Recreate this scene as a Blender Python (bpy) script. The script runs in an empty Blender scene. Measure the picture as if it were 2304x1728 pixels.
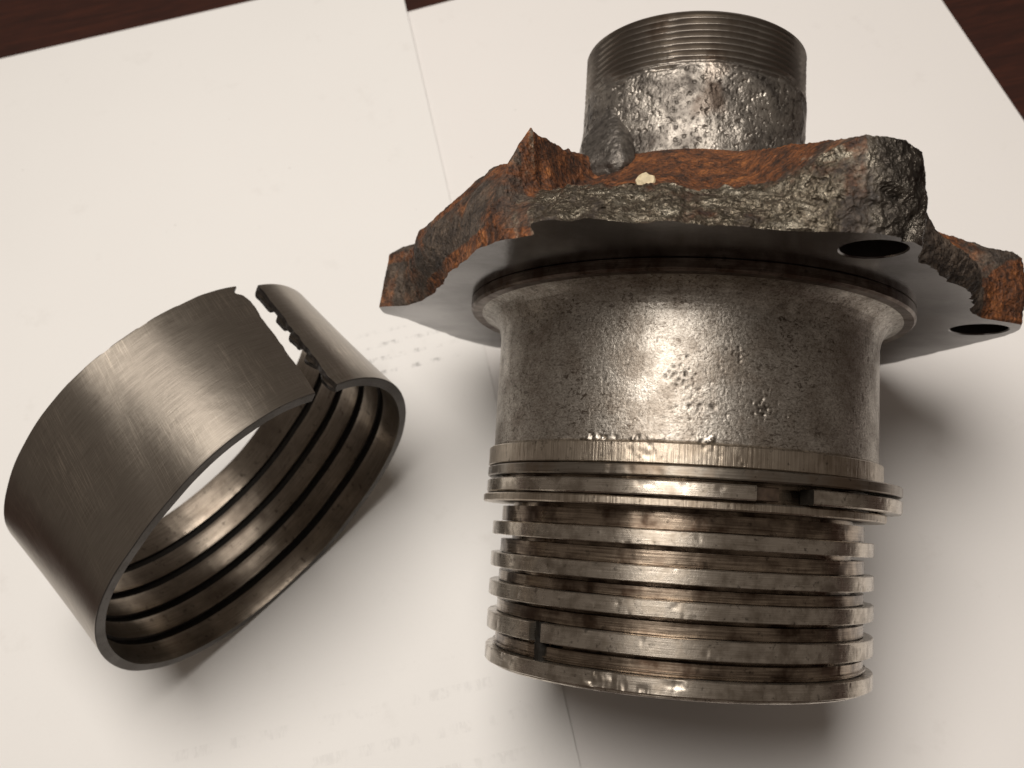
import bpy, math, random
import numpy as np
from mathutils import Matrix, Vector
from mathutils.geometry import delaunay_2d_cdt

MM = 0.001
scene = bpy.context.scene
col = scene.collection

# ------------------------------------------------------------------ camera
cam_data = bpy.data.cameras.new("camera")
cam = bpy.data.objects.new("camera", cam_data)
col.objects.link(cam)
cam_data.sensor_width = 36.0
cam_data.lens = 35.0
cam_data.clip_start = 0.01
cam_data.clip_end = 20.0
cam.matrix_world = Matrix(((0.97667, 0.21474, 0.0, 0.0),
                           (-0.18907, 0.85994, -0.47409, 0.0),
                           (-0.10180, 0.46303, 0.88048, 0.31907),
                           (0, 0, 0, 1)))
cam_data.dof.use_dof = True
cam_data.dof.focus_distance = 0.228
cam_data.dof.aperture_fstop = 24.0
scene.camera = cam

# ------------------------------------------------------------------ light
world = bpy.data.worlds.new("World")
scene.world = world
world.use_nodes = True
bg = world.node_tree.nodes["Background"]
bg.inputs[0].default_value = (1.0, 0.83, 0.70, 1)
bg.inputs[1].default_value = 0.115

lamp_data = bpy.data.lights.new("ceiling_lamp", 'AREA')
lamp_data.shape = 'DISK'
lamp_data.size = 0.52
lamp_data.energy = 7.15
lamp_data.color = (1.0, 0.935, 0.865)
lamp = bpy.data.objects.new("ceiling_lamp", lamp_data)
col.objects.link(lamp)
lamp.location = (-0.07, 0.235, 0.84)
aim = Vector((0.0, 0.15, 0.0)) - Vector(lamp.location)
lamp.rotation_euler = aim.to_track_quat('-Z', 'Y').to_euler()

scene.view_settings.view_transform = 'Standard'
scene.view_settings.look = 'None'
scene.view_settings.exposure = 0.0
scene.view_settings.gamma = 1.0
scene.view_settings.use_curve_mapping = False

# ------------------------------------------------------------------ numpy noise
def _hash(ix, iy, iz, seed):
    h = (ix.astype(np.int64) * 374761393 + iy.astype(np.int64) * 668265263
         + iz.astype(np.int64) * 2147483647 + seed * 974634777) & 0xFFFFFFFF
    h = ((h ^ (h >> 13)) * 1274126177) & 0xFFFFFFFF
    h = ((h ^ (h >> 16)) * 2246822519) & 0xFFFFFFFF
    h = h ^ (h >> 15)
    return (h & 0xFFFFFF) / float(0xFFFFFF)

def noise(x, y, z, seed=0):
    """value noise in -1..1"""
    x0, y0, z0 = np.floor(x), np.floor(y), np.floor(z)
    fx, fy, fz = x - x0, y - y0, z - z0
    fx, fy, fz = [t * t * t * (t * (t * 6 - 15) + 10) for t in (fx, fy, fz)]
    r = 0
    for i in (0, 1):
        wx = fx if i else 1 - fx
        for j in (0, 1):
            wy = fy if j else 1 - fy
            for k in (0, 1):
                wz = fz if k else 1 - fz
                r = r + wx * wy * wz * _hash(x0 + i, y0 + j, z0 + k, seed)
    return r * 2 - 1

def fbm(x, y, z, freq, octv=4, seed=0, gain=0.5):
    r, a, t = 0, 1.0, 0
    for o in range(octv):
        r = r + a * noise(x * freq + 17.3 * o, y * freq + 5.1 * o, z * freq + 9.7 * o, seed + o)
        t += a
        a *= gain
        freq *= 2.03
    return r / t

def sstep(a, b, x):
    t = np.clip((x - a) / (b - a), 0, 1)
    return t * t * (3 - 2 * t)

def pinterp(x, table):
    """periodic interpolation over degrees"""
    t = sorted(table)
    xs = np.array([p[0] for p in t], float)
    ys = np.array([p[1] for p in t], float)
    return np.interp(x, np.r_[xs - 360, xs, xs + 360], np.r_[ys, ys, ys])

# ------------------------------------------------------------------ mesh helpers
def link_mesh(name, verts, faces, mats, parent=None, smooth=True, uv=None, attrs=None, mat_index=None, sharp=None):
    """verts in mm -> one mesh object in metres; uv per vertex in mm"""
    me = bpy.data.meshes.new(name)
    verts = np.asarray(verts, float).reshape(-1, 3) * MM
    me.from_pydata(verts.tolist(), [], faces if isinstance(faces, list) else faces.tolist())
    for m in mats:
        me.materials.append(m)
    if uv is not None:
        layer = me.uv_layers.new(name="surface")
        vi = np.empty(len(me.loops), np.int32)
        me.loops.foreach_get("vertex_index", vi)
        layer.data.foreach_set("uv", np.asarray(uv, np.float32).reshape(-1, 2)[vi].ravel())
    if attrs:
        for k, v in attrs.items():
            a = me.attributes.new(k, 'FLOAT', 'POINT')
            a.data.foreach_set("value", np.asarray(v, np.float32).ravel())
    if mat_index is not None:
        me.polygons.foreach_set("material_index", np.asarray(mat_index, np.int32))
    me.polygons.foreach_set("use_smooth", np.full(len(me.polygons), smooth))
    me.update()
    if sharp:
        me.set_sharp_from_angle(angle=math.radians(sharp))
    o = bpy.data.objects.new(name, me)
    col.objects.link(o)
    if parent:
        o.parent = parent
    return o

def grid_faces(nu, nv, wrap_u=True, wrap_v=False, flip=False):
    iu = np.arange(nu if wrap_u else nu - 1)
    iv = np.arange(nv if wrap_v else nv - 1)
    U, V = np.meshgrid(iu, iv, indexing='ij')
    a = U * nv + V
    b = ((U + 1) % nu) * nv + V
    c = ((U + 1) % nu) * nv + (V + 1) % nv
    d = U * nv + (V + 1) % nv
    f = np.stack([a, b, c, d], -1).reshape(-1, 4)
    return f[:, ::-1] if flip else f

def resample(profile, step):
    out = []
    for (r0, s0), (r1, s1) in zip(profile, profile[1:]):
        n = max(1, int(math.ceil(math.hypot(r1 - r0, s1 - s0) / step)))
        for i in range(n):
            t = i / n
            out.append((r0 + (r1 - r0) * t, s0 + (s1 - s0) * t))
    out.append(profile[-1])
    return np.array(out)

def revolve(name, profile, mat, parent, nu=900, step=0.6, disp=None, closed=True, offset=(0, 0), phi=None, sharp=38, attrs=None):
    """profile (R, s) in mm about the local z axis (z = s). disp(phi_deg, R, s) -> radial offset, axial offset"""
    p = resample(profile + ([profile[0]] if closed else []), step)
    if closed:
        p = p[:-1]
    if phi is None:
        ph = np.linspace(-90, 270, nu, endpoint=False)
        wrap = True
    else:
        ph = np.linspace(phi[0], phi[1], nu)
        wrap = False
    PH, R = np.meshgrid(ph, p[:, 0], indexing='ij')
    _, S = np.meshgrid(ph, p[:, 1], indexing='ij')
    R = R.copy(); S = S.copy()
    R0, S0 = R.copy(), S.copy()
    if disp:
        dr, ds = disp(PH, R, S)
        R = R + dr
        S = S + ds
    a = np.radians(PH)
    X = R * np.cos(a) + offset[0]
    Y = R * np.sin(a) + offset[1]
    V = np.stack([X, Y, S], -1)
    faces = grid_faces(len(ph), len(p), wrap, closed).tolist()
    if not wrap and closed:
        n = len(p)
        faces.append(list(range(n))[::-1][::-1])
        faces.append([(len(ph) - 1) * n + i for i in range(n)][::-1])
    uv = np.stack([np.radians(PH) * 50, S0], -1)
    at = attrs(PH, R0, S0) if attrs else None
    mats = mat if isinstance(mat, list) else [mat]
    mi = [0] * len(faces)
    if len(mats) > 1:
        mi[-1] = mi[-2] = 1
    return link_mesh(name, V, faces, mats, parent, True, uv, at, mi, sharp=sharp)

# ------------------------------------------------------------------ node helpers
def new_mat(name):
    m = bpy.data.materials.new(name)
    m.use_nodes = True
    nt = m.node_tree
    b = nt.nodes["Principled BSDF"]
    return m, nt, b

def N(nt, kind, **kw):
    n = nt.nodes.new(kind)
    for k, v in kw.items():
        if k in n.inputs.keys() if isinstance(k, str) else False:
            n.inputs[k].default_value = v
        else:
            setattr(n, k, v)
    return n

def L(nt, a, b):
    nt.links.new(a, b)

def coords(nt, kind='obj', scale=(1, 1, 1)):
    tc = nt.nodes.new('ShaderNodeTexCoord')
    mp = nt.nodes.new('ShaderNodeMapping')
    mp.inputs['Scale'].default_value = scale
    L(nt, tc.outputs['UV' if kind == 'uv' else 'Object'], mp.inputs[0])
    return mp.outputs[0]

def noise_tex(nt, vec, scale, detail=4, rough=0.55, dist=0.0):
    n = nt.nodes.new('ShaderNodeTexNoise')
    n.inputs['Scale'].default_value = scale
    n.inputs['Detail'].default_value = detail
    n.inputs['Roughness'].default_value = rough
    n.inputs['Distortion'].default_value = dist
    L(nt, vec, n.inputs['Vector'])
    return n.outputs['Fac']

def noise_tex_c(nt, vec, scale):
    n = nt.nodes.new('ShaderNodeTexNoise')
    n.inputs['Scale'].default_value = scale
    L(nt, vec, n.inputs['Vector'])
    return n.outputs['Color']

def ramp(nt, fac, stops, interp='LINEAR'):
    r = nt.nodes.new('ShaderNodeValToRGB')
    r.color_ramp.interpolation = interp
    while len(r.color_ramp.elements) < len(stops):
        r.color_ramp.elements.new(0.5)
    for e, (p, c) in zip(r.color_ramp.elements, stops):
        e.position = p
        e.color = (c, c, c, 1) if not isinstance(c, tuple) else (*c, 1)
    L(nt, fac, r.inputs[0])
    return r.outputs[0]

def mix(nt, fac, a, b, mode='MIX'):
    m = nt.nodes.new('ShaderNodeMix')
    m.data_type = 'RGBA'
    m.blend_type = mode
    m.clamp_factor = True
    for sock, v in ((m.inputs[0], fac), (m.inputs[6], a), (m.inputs[7], b)):
        if hasattr(v, 'links'):
            L(nt, v, sock)
        elif isinstance(v, tuple):
            sock.default_value = (*v, 1)
        else:
            sock.default_value = v
    return m.outputs[2]

def math_n(nt, op, a, b=None, clamp=False):
    m = nt.nodes.new('ShaderNodeMath')
    m.operation = op
    m.use_clamp = clamp
    for i, v in enumerate((a, b)):
        if v is None:
            continue
        if hasattr(v, 'links'):
            L(nt, v, m.inputs[i])
        else:
            m.inputs[i].default_value = v
    return m.outputs[0]

def bump(nt, height, dist, strength=1.0, prev=None):
    b = nt.nodes.new('ShaderNodeBump')
    b.inputs['Distance'].default_value = dist
    b.inputs['Strength'].default_value = strength
    L(nt, height, b.inputs['Height'])
    if prev:
        L(nt, prev, b.inputs['Normal'])
    return b.outputs[0]

# ------------------------------------------------------------------ materials
def turned(nt, b, amount):
    if amount:
        t = nt.nodes.new('ShaderNodeTangent')
        t.direction_type = 'RADIAL'
        t.axis = 'Z'
        L(nt, t.outputs[0], b.inputs['Tangent'])
        b.inputs['Anisotropic'].default_value = amount
        b.inputs['Anisotropic Rotation'].default_value = 0.25

def metal(name, light, dark, stain, stain_amt=0.5, r0=0.28, r1=0.5, streak=(0.02, 1.2), streak_bump=0.00002,
          pit_bump=0.00006, pit_scale=500, blotch=60, metallic=0.95, axial=False, aniso=0.0, speck=0.0):
    m, nt, b = new_mat(name)
    turned(nt, b, aniso)
    oc = coords(nt)
    # streaks run round the turned part (or along it)
    sc = (streak[1], streak[0], 1) if axial else (streak[0], streak[1], 1)
    uvc = coords(nt, 'uv', sc)
    blo = noise_tex(nt, oc, blotch, 5, 0.6)
    stk = noise_tex(nt, uvc, 3.0, 6, 0.65)
    fine = noise_tex(nt, oc, pit_scale, 4, 0.6)
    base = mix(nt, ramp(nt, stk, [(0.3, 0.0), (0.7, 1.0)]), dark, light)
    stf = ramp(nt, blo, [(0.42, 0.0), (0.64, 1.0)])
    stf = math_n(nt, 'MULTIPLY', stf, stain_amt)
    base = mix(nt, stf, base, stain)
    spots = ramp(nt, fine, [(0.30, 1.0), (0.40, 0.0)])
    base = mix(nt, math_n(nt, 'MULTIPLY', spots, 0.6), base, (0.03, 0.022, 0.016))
    if speck:
        sp = noise_tex(nt, mix(nt, 0.5, oc, noise_tex_c(nt, oc, 120)), 1, 1) if False else noise_tex(nt, coords(nt, 'obj', (600, 600, 950)), 1.0, 5, 0.7, 1.2)
        where = noise_tex(nt, oc, 60, 2)
        k = math_n(nt, 'MULTIPLY', ramp(nt, sp, [(0.53, 0), (0.63, 1)]), ramp(nt, where, [(0.35, 0.2), (0.6, 1)]))
        base = mix(nt, math_n(nt, 'MULTIPLY', k, speck), base, (0.07, 0.05, 0.036))
        gr = noise_tex(nt, coords(nt, 'obj', (1500, 1500, 2600)), 1.0, 4, 0.65, 0.6)
        base = mix(nt, math_n(nt, 'MULTIPLY', ramp(nt, gr, [(0.35, 1), (0.6, 0)]), 0.62), base, (0.13, 0.105, 0.08))
        stk = mix(nt, 0.5, stk, gr)
        pa = nt.nodes.new('ShaderNodeAttribute'); pa.attribute_name = 'pit'
        base = mix(nt, math_n(nt, 'MULTIPLY', pa.outputs['Fac'], 0.85), base, (0.035, 0.025, 0.018))
    L(nt, base, b.inputs['Base Color'])
    b.inputs['Metallic'].default_value = metallic
    rg = math_n(nt, 'ADD', math_n(nt, 'MULTIPLY', stk, (r1 - r0)), r0 - 0.05)
    rg = math_n(nt, 'ADD', rg, math_n(nt, 'MULTIPLY', stf, 0.15), clamp=True)
    L(nt, rg, b.inputs['Roughness'])
    n1 = bump(nt, stk, streak_bump)
    n2 = bump(nt, fine, pit_bump, 1.0, n1)
    L(nt, n2, b.inputs['Normal'])
    return m

def plain_mat(name, c, rough, scale=400, var=0.35, bmp=0.0001, metallic=0.0):
    m, nt, b = new_mat(name)
    oc = coords(nt)
    n = noise_tex(nt, oc, scale, 4)
    d = tuple(v * (1 - var) for v in c)
    L(nt, mix(nt, ramp(nt, n, [(0.35, 0), (0.65, 1)]), d, c), b.inputs['Base Color'])
    b.inputs['Roughness'].default_value = rough
    b.inputs['Metallic'].default_value = metallic
    L(nt, bump(nt, n, bmp), b.inputs['Normal'])
    return m

M = {}
M['sleeve'] = metal('scuffed_steel', (0.68, 0.635, 0.57), (0.46, 0.425, 0.375), (0.22, 0.175, 0.135), 0.6, 0.38, 0.54, (0.12, 0.6), 0.00003, 0.00010, 1300, 130, aniso=0.45, speck=0.9)
M['land'] = metal('machined_land_steel', (0.70, 0.635, 0.55), (0.44, 0.39, 0.325), (0.14, 0.105, 0.07), 0.6, 0.20, 0.38, (0.03, 1.6), 0.000012, 0.00003, 700, 240, aniso=0.75)
M['chatter'] = metal('chattered_steel', (0.66, 0.58, 0.48), (0.34, 0.29, 0.23), (0.14, 0.095, 0.055), 0.5,
                     0.27, 0.42, (0.02, 0.9), 0.00008, 0.00004, 600, 90, axial=True, aniso=0.4)
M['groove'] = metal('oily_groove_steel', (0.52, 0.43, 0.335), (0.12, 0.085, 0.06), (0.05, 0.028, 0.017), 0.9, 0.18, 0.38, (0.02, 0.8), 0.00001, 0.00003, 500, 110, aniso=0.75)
M['snap'] = metal('dull_ring_steel', (0.33, 0.295, 0.25), (0.20, 0.175, 0.145), (0.16, 0.10, 0.055), 0.6,
                  0.3, 0.48, (0.02, 1.0), 0.00002, 0.00003, 700, 90, aniso=0.6)
M['collar'] = metal('stained_collar_steel', (0.30, 0.25, 0.21), (0.10, 0.075, 0.06), (0.06, 0.03, 0.018), 0.8,
                    0.32, 0.5, (0.03, 1.2), 0.00004, 0.00010, 500, 130)
M['machined'] = metal('machined_flange_face', (0.28, 0.265, 0.265), (0.20, 0.19, 0.19), (0.05, 0.045, 0.04), 0.6, 0.10, 0.24, (1, 1), 0.000005, 0.00003, 900, 40)

def dark_sleeve_mat():
    m, nt, b = new_mat('dark_burnished_steel')
    turned(nt, b, 0.65)
    oc = coords(nt)
    around = coords(nt, 'uv', (0.03, 1.5, 1))
    along = coords(nt, 'uv', (1.3, 0.05, 1))
    st1 = noise_tex(nt, around, 3.0, 6, 0.7)
    st2 = noise_tex(nt, along, 2.0, 4, 0.6)
    zone = noise_tex(nt, oc, 45, 2, 0.5)
    base = mix(nt, ramp(nt, st1, [(0.3, 0), (0.72, 1)]), (0.25, 0.22, 0.185), (0.43, 0.385, 0.33))
    scr = math_n(nt, 'MULTIPLY', ramp(nt, st2, [(0.50, 0), (0.75, 1)]), ramp(nt, zone, [(0.42, 0), (0.66, 1)]))
    base = mix(nt, math_n(nt, 'MULTIPLY', scr, 0.8), base, (0.80, 0.70, 0.58))
    L(nt, base, b.inputs['Base Color'])
    b.inputs['Metallic'].default_value = 0.95
    rg = math_n(nt, 'ADD', math_n(nt, 'MULTIPLY', st1, 0.16), 0.25)
    L(nt, rg, b.inputs['Roughness'])
    n1 = bump(nt, st1, 0.00003)
    n2 = bump(nt, scr, 0.000008, 1.0, n1)
    n3 = bump(nt, noise_tex(nt, oc, 400, 3, 0.5), 0.00003, 1.0, n2)
    L(nt, n3, b.inputs['Normal'])
    return m
M['dark'] = dark_sleeve_mat()
M['band'] = metal('inner_band_steel', (0.36, 0.31, 0.255), (0.18, 0.15, 0.118), (0.08, 0.058, 0.042), 0.45,
                   0.26, 0.44, (0.02, 1.0), 0.00002, 0.00002, 500, 70, aniso=0.6)
M['tongue'] = plain_mat('brown_stained_steel', (0.075, 0.05, 0.034), 0.5, 500, 0.5, 0.0001, 0.6)
M['torn'] = plain_mat('torn_dark_steel', (0.075, 0.065, 0.058), 0.42, 700, 0.5, 0.0004, 0.8)
M['rim'] = metal('dull_rim_steel', (0.13, 0.12, 0.112), (0.09, 0.082, 0.076), (0.07, 0.06, 0.05), 0.5,
                 0.42, 0.6, (1, 1), 0.00001, 0.00005, 700, 90, metallic=0.8)

def pitted_mat():
    m, nt, b = new_mat('pitted_cast_steel')
    oc = coords(nt)
    big = noise_tex(nt, oc, 110, 4, 0.6, 0.5)
    fine = noise_tex(nt, oc, 520, 5, 0.65)
    base = mix(nt, ramp(nt, big, [(0.35, 0), (0.65, 1)]), (0.10, 0.088, 0.077), (0.40, 0.365, 0.32))
    at = nt.nodes.new('ShaderNodeAttribute'); at.attribute_name = 'smoothness'
    rough_part = math_n(nt, 'SUBTRACT', 1.0, at.outputs['Fac'])
    spots = math_n(nt, 'MULTIPLY', ramp(nt, fine, [(0.34, 1.0), (0.48, 0.0)]), rough_part)
    base = mix(nt, math_n(nt, 'MULTIPLY', spots, 0.8), base, (0.035, 0.028, 0.024))
    base = mix(nt, math_n(nt, 'MULTIPLY', at.outputs['Fac'], 0.8), base, (0.23, 0.205, 0.18))
    rust = noise_tex(nt, oc, 75, 3, 0.5)
    base = mix(nt, math_n(nt, 'MULTIPLY', ramp(nt, rust, [(0.60, 0), (0.7, 1)]), 0.35), base, (0.10, 0.055, 0.03))
    L(nt, base, b.inputs['Base Color'])
    b.inputs['Metallic'].default_value = 0.85
    rg = ramp(nt, big, [(0.3, 0.56), (0.7, 0.32)])
    L(nt, rg, b.inputs['Roughness'])
    at = nt.nodes.new('ShaderNodeAttribute'); at.attribute_name = 'smoothness'
    h = math_n(nt, 'MULTIPLY', fine, math_n(nt, 'SUBTRACT', 1.0, at.outputs['Fac']))
    n1 = bump(nt, h, 0.00045)
    L(nt, n1, b.inputs['Normal'])
    return m
M['pitted'] = pitted_mat()

def rust_mat():
    m, nt, b = new_mat('rusted_iron')
    oc = coords(nt)
    at = nt.nodes.new('ShaderNodeAttribute'); at.attribute_name = 'bare'
    ar = nt.nodes.new('ShaderNodeAttribute'); ar.attribute_name = 'orange'
    big = noise_tex(nt, oc, 55, 5, 0.62, 0.6)
    mid = noise_tex(nt, oc, 170, 5, 0.65, 0.3)
    fine = noise_tex(nt, oc, 620, 5, 0.65)
    grain = mix(nt, 0.4, mid, fine)
    rust = ramp(nt, grain, [(0.28, (0.016, 0.006, 0.003)), (0.42, (0.045, 0.017, 0.007)), (0.54, (0.15, 0.050, 0.014)),
                          (0.67, (0.32, 0.118, 0.032)), (0.79, (0.46, 0.22, 0.08))])
    brown = ramp(nt, mid, [(0.3, (0.022, 0.015, 0.011)), (0.5, (0.060, 0.043, 0.031)), (0.72, (0.13, 0.095, 0.068))])
    f = math_n(nt, 'ADD', big, math_n(nt, 'MULTIPLY', math_n(nt, 'SUBTRACT', ar.outputs['Fac'], 0.5), 0.45))
    f = ramp(nt, f, [(0.44, 0), (0.58, 1)])
    oxide = mix(nt, f, brown, rust)
    grey = ramp(nt, mid, [(0.28, (0.03, 0.022, 0.016)), (0.5, (0.16, 0.135, 0.10)), (0.7, (0.36, 0.325, 0.26))])
    bf = math_n(nt, 'ADD', at.outputs['Fac'], math_n(nt, 'MULTIPLY', math_n(nt, 'SUBTRACT', mid, 0.5), 1.2))
    bf = ramp(nt, bf, [(0.40, 0), (0.60, 1)])
    base = mix(nt, bf, oxide, grey)
    tiny = noise_tex(nt, oc, 1500, 3, 0.6)
    base = mix(nt, 1.0, base, ramp(nt, tiny, [(0.3, 0.55), (0.5, 1.0), (0.7, 1.5)]), 'MULTIPLY')
    base = mix(nt, math_n(nt, 'MULTIPLY', ramp(nt, fine, [(0.33, 1), (0.45, 0)]), 0.6), base, (0.012, 0.008, 0.006))
    ab = nt.nodes.new('ShaderNodeAttribute'); ab.attribute_name = 'lobe'
    lobe = ab.outputs['Fac']
    dk = ramp(nt, mid, [(0.36, (0.025, 0.020, 0.016)), (0.52, (0.12, 0.105, 0.088)), (0.68, (0.30, 0.27, 0.23))])
    base = mix(nt, lobe, base, dk)
    L(nt, base, b.inputs['Base Color'])
    L(nt, math_n(nt, 'MULTIPLY', bf, 0.8), b.inputs['Metallic'])
    rgh = mix(nt, bf, ramp(nt, fine, [(0.3, 0.85), (0.7, 0.5)]), ramp(nt, fine, [(0.3, 0.42), (0.7, 0.20)]))
    L(nt, mix(nt, lobe, rgh, ramp(nt, mid, [(0.4, 0.36), (0.7, 0.16)])), b.inputs['Roughness'])
    n1 = bump(nt, mid, 0.0012)
    vo = nt.nodes.new('ShaderNodeTexVoronoi')
    vo.inputs['Scale'].default_value = 480
    L(nt, mix(nt, 0.012, oc, mix(nt, 0.5, noise_tex_c(nt, oc, 300), noise_tex_c(nt, oc, 90))), vo.inputs['Vector'])
    n2 = bump(nt, fine, 0.0008, 1.0, n1)
    n3 = bump(nt, vo.outputs['Distance'], 0.0007, 0.8, n2)
    L(nt, n3, b.inputs['Normal'])
    return m
M['rust'] = rust_mat()

M['lug'] = plain_mat('dull_grey_lug_steel', (0.20, 0.18, 0.16), 0.52, 600, 0.55, 0.0006, 0.8)
M['hole'] = plain_mat('dark_hole_wall', (0.03, 0.022, 0.018), 0.6, metallic=0.3)  # near-black wall and floor of the shallow blind holes
M['chip'] = plain_mat('cream_mineral_fleck', (0.62, 0.52, 0.33), 0.6, 900, 0.3, 0.0002)
M['grime_and_dark'] = plain_mat('black_grease_and_dark_recess', (0.010, 0.008, 0.006), 0.62, 500, 0.4, 0.0003)  # grease on the snap ring end; also blackens groove floors and notch plug
M['grime_and_dark'].node_tree.nodes['Principled BSDF'].inputs['Specular IOR Level'].default_value = 0.15

def paper_mat(name, zones, tint):
    """zones: (x0, x1, y0, y1, pitch, strength) rows of faint show-through print, metres in sheet space"""
    m, nt, b = new_mat(name)
    oc = coords(nt)
    fib = noise_tex(nt, oc, 900, 4, 0.6)
    cloud = noise_tex(nt, oc, 14, 3, 0.5)
    base = mix(nt, ramp(nt, cloud, [(0.3, 0), (0.7, 1)]), tuple(v * 0.985 for v in tint), tint)
    base = mix(nt, math_n(nt, 'MULTIPLY', ramp(nt, fib, [(0.3, 1), (0.5, 0)]), 0.05), base, tuple(v * 0.8 for v in tint))
    sep = nt.nodes.new('ShaderNodeSeparateXYZ')
    L(nt, oc, sep.inputs[0])
    X, Y = sep.outputs[0], sep.outputs[1]
    warp = noise_tex(nt, oc, 60, 2)
    for (x0, x1, y0, y1, pitch, amt) in zones:
        def win(v, lo, hi, soft):
            a = math_n(nt, 'DIVIDE', math_n(nt, 'SUBTRACT', v, lo), soft, True)
            c = math_n(nt, 'DIVIDE', math_n(nt, 'SUBTRACT', hi, v), soft, True)
            return math_n(nt, 'MULTIPLY', a, c)
        w = math_n(nt, 'MULTIPLY', win(X, x0, x1, 0.010), win(Y, y0, y1, 0.003))
        ph = math_n(nt, 'FRACT', math_n(nt, 'DIVIDE', Y, pitch))
        row = math_n(nt, 'LESS_THAN', ph, 0.30)
        letters = noise_tex(nt, coords(nt, 'obj', (1100, 260, 1)), 1.0, 2, 0.8)
        words = noise_tex(nt, coords(nt, 'obj', (170, 1.0 / pitch, 1)), 1.0, 2, 0.6)
        k = math_n(nt, 'MULTIPLY', ramp(nt, letters, [(0.42, 0), (0.56, 1)]), ramp(nt, words, [(0.47, 0), (0.6, 1)]))
        k = math_n(nt, 'MULTIPLY', math_n(nt, 'MULTIPLY', k, row), w)
        k = math_n(nt, 'MULTIPLY', k, amt)
        base = mix(nt, k, base, (0.16, 0.155, 0.155))
    smu = noise_tex(nt, oc, 38, 5, 0.7)
    base = mix(nt, math_n(nt, 'MULTIPLY', ramp(nt, smu, [(0.60, 0), (0.78, 1)]), 0.16), base, (0.40, 0.36, 0.32))
    dots = noise_tex(nt, oc, 420, 1, 0.5)
    base = mix(nt, math_n(nt, 'MULTIPLY', ramp(nt, dots, [(0.80, 0), (0.86, 1)]), 0.35), base, (0.2, 0.17, 0.14))
    L(nt, base, b.inputs['Base Color'])
    b.inputs['Roughness'].default_value = 0.75
    b.inputs['Specular IOR Level'].default_value = 0.25
    L(nt, bump(nt, fib, 0.00003), b.inputs['Normal'])
    return m
M['paper'] = paper_mat('white_paper', [(0.062, 0.104, -0.021, 0.002, 0.0060, 0.5),
                                       (0.03, 0.052, -0.013, 0.006, 0.0075, 0.15),
                                       (-0.02, 0.105, -0.185, -0.125, 0.0115, 0.10)], (0.83, 0.82, 0.80))
M['paper_plain'] = paper_mat('blank_white_paper', [], (0.83, 0.81, 0.79))

def wood_mat():
    m, nt, b = new_mat('dark_stained_wood')
    c = coords(nt, 'obj', (1, 9, 1))
    g = noise_tex(nt, c, 28, 7, 0.65, 0.5)
    g2 = noise_tex(nt, coords(nt, 'obj', (4, 60, 4)), 22, 4, 0.6)
    base = ramp(nt, g, [(0.3, (0.020, 0.006, 0.0035)), (0.5, (0.034, 0.009, 0.005)), (0.72, (0.058, 0.015, 0.007))])
    base = mix(nt, math_n(nt, 'MULTIPLY', ramp(nt, g2, [(0.5, 0), (0.7, 1)]), 0.5), base, (0.010, 0.004, 0.003))
    L(nt, base, b.inputs['Base Color'])
    b.inputs['Roughness'].default_value = 0.38
    b.inputs['Coat Weight'].default_value = 0.2
    L(nt, bump(nt, g2, 0.0001), b.inputs['Normal'])
    return m
M['wood'] = wood_mat()

# ------------------------------------------------------------------ tags
def thing(name, label, cat, mat4):
    o = bpy.data.objects.new(name, None)
    o.empty_display_size = 0.02
    col.objects.link(o)
    o.matrix_world = mat4
    o['label'] = label
    o['category'] = cat
    return o

def basis(x, y, z, p):
    return Matrix(((x[0], y[0], z[0], p[0] * MM), (x[1], y[1], z[1], p[1] * MM), (x[2], y[2], z[2], p[2] * MM), (0, 0, 0, 1)))

# ------------------------------------------------------------------ table
def box_verts(x0, x1, y0, y1, z0, z1):
    v = [(x, y, z) for z in (z0, z1) for x, y in ((x0, y0), (x1, y0), (x1, y1), (x0, y1))]
    f = [[3, 2, 1, 0], [4, 5, 6, 7], [0, 1, 5, 4], [1, 2, 6, 5], [2, 3, 7, 6], [3, 0, 4, 7]]
    return v, f
v, f = box_verts(-700, 700, -450, 800, -32, -0.6)
t = link_mesh('table_top', v, f, [M['wood']], smooth=False)
t['kind'] = 'structure'

# ------------------------------------------------------------------ paper sheets
def sheet(name, label, cx_, cy_, w, h, ang, z, mat, lift):
    nx, ny = 90, 140
    xs = np.linspace(-w / 2, w / 2, nx)
    ys = np.linspace(-h / 2, h / 2, ny)
    X, Y = np.meshgrid(xs, ys, indexing='ij')
    Z = lift(X, Y)
    top = np.stack([X, Y, Z + 0.1], -1).reshape(-1, 3)
    bot = np.stack([X, Y, Z], -1).reshape(-1, 3)
    f1 = grid_faces(nx, ny, False)
    n = nx * ny
    f2 = f1[:, ::-1] + n
    rim = [i * ny for i in range(nx)] + [(nx - 1) * ny + j for j in range(1, ny)] \
        + [i * ny + ny - 1 for i in range(nx - 2, -1, -1)] + [j for j in range(ny - 2, 0, -1)]
    side = [[rim[(i + 1) % len(rim)], rim[i], rim[i] + n, rim[(i + 1) % len(rim)] + n] for i in range(len(rim))]
    faces = f1.tolist() + f2.tolist() + side
    o = link_mesh(name, np.r_[top, bot], faces, [mat], smooth=True, sharp=50)
    o.location = (cx_ * MM, cy_ * MM, z * MM)
    o.rotation_euler = (0, 0, math.radians(ang))
    o['label'] = label
    o['category'] = 'paper'
    o['group'] = 'white paper sheets under the metal parts'
    return o

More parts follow.
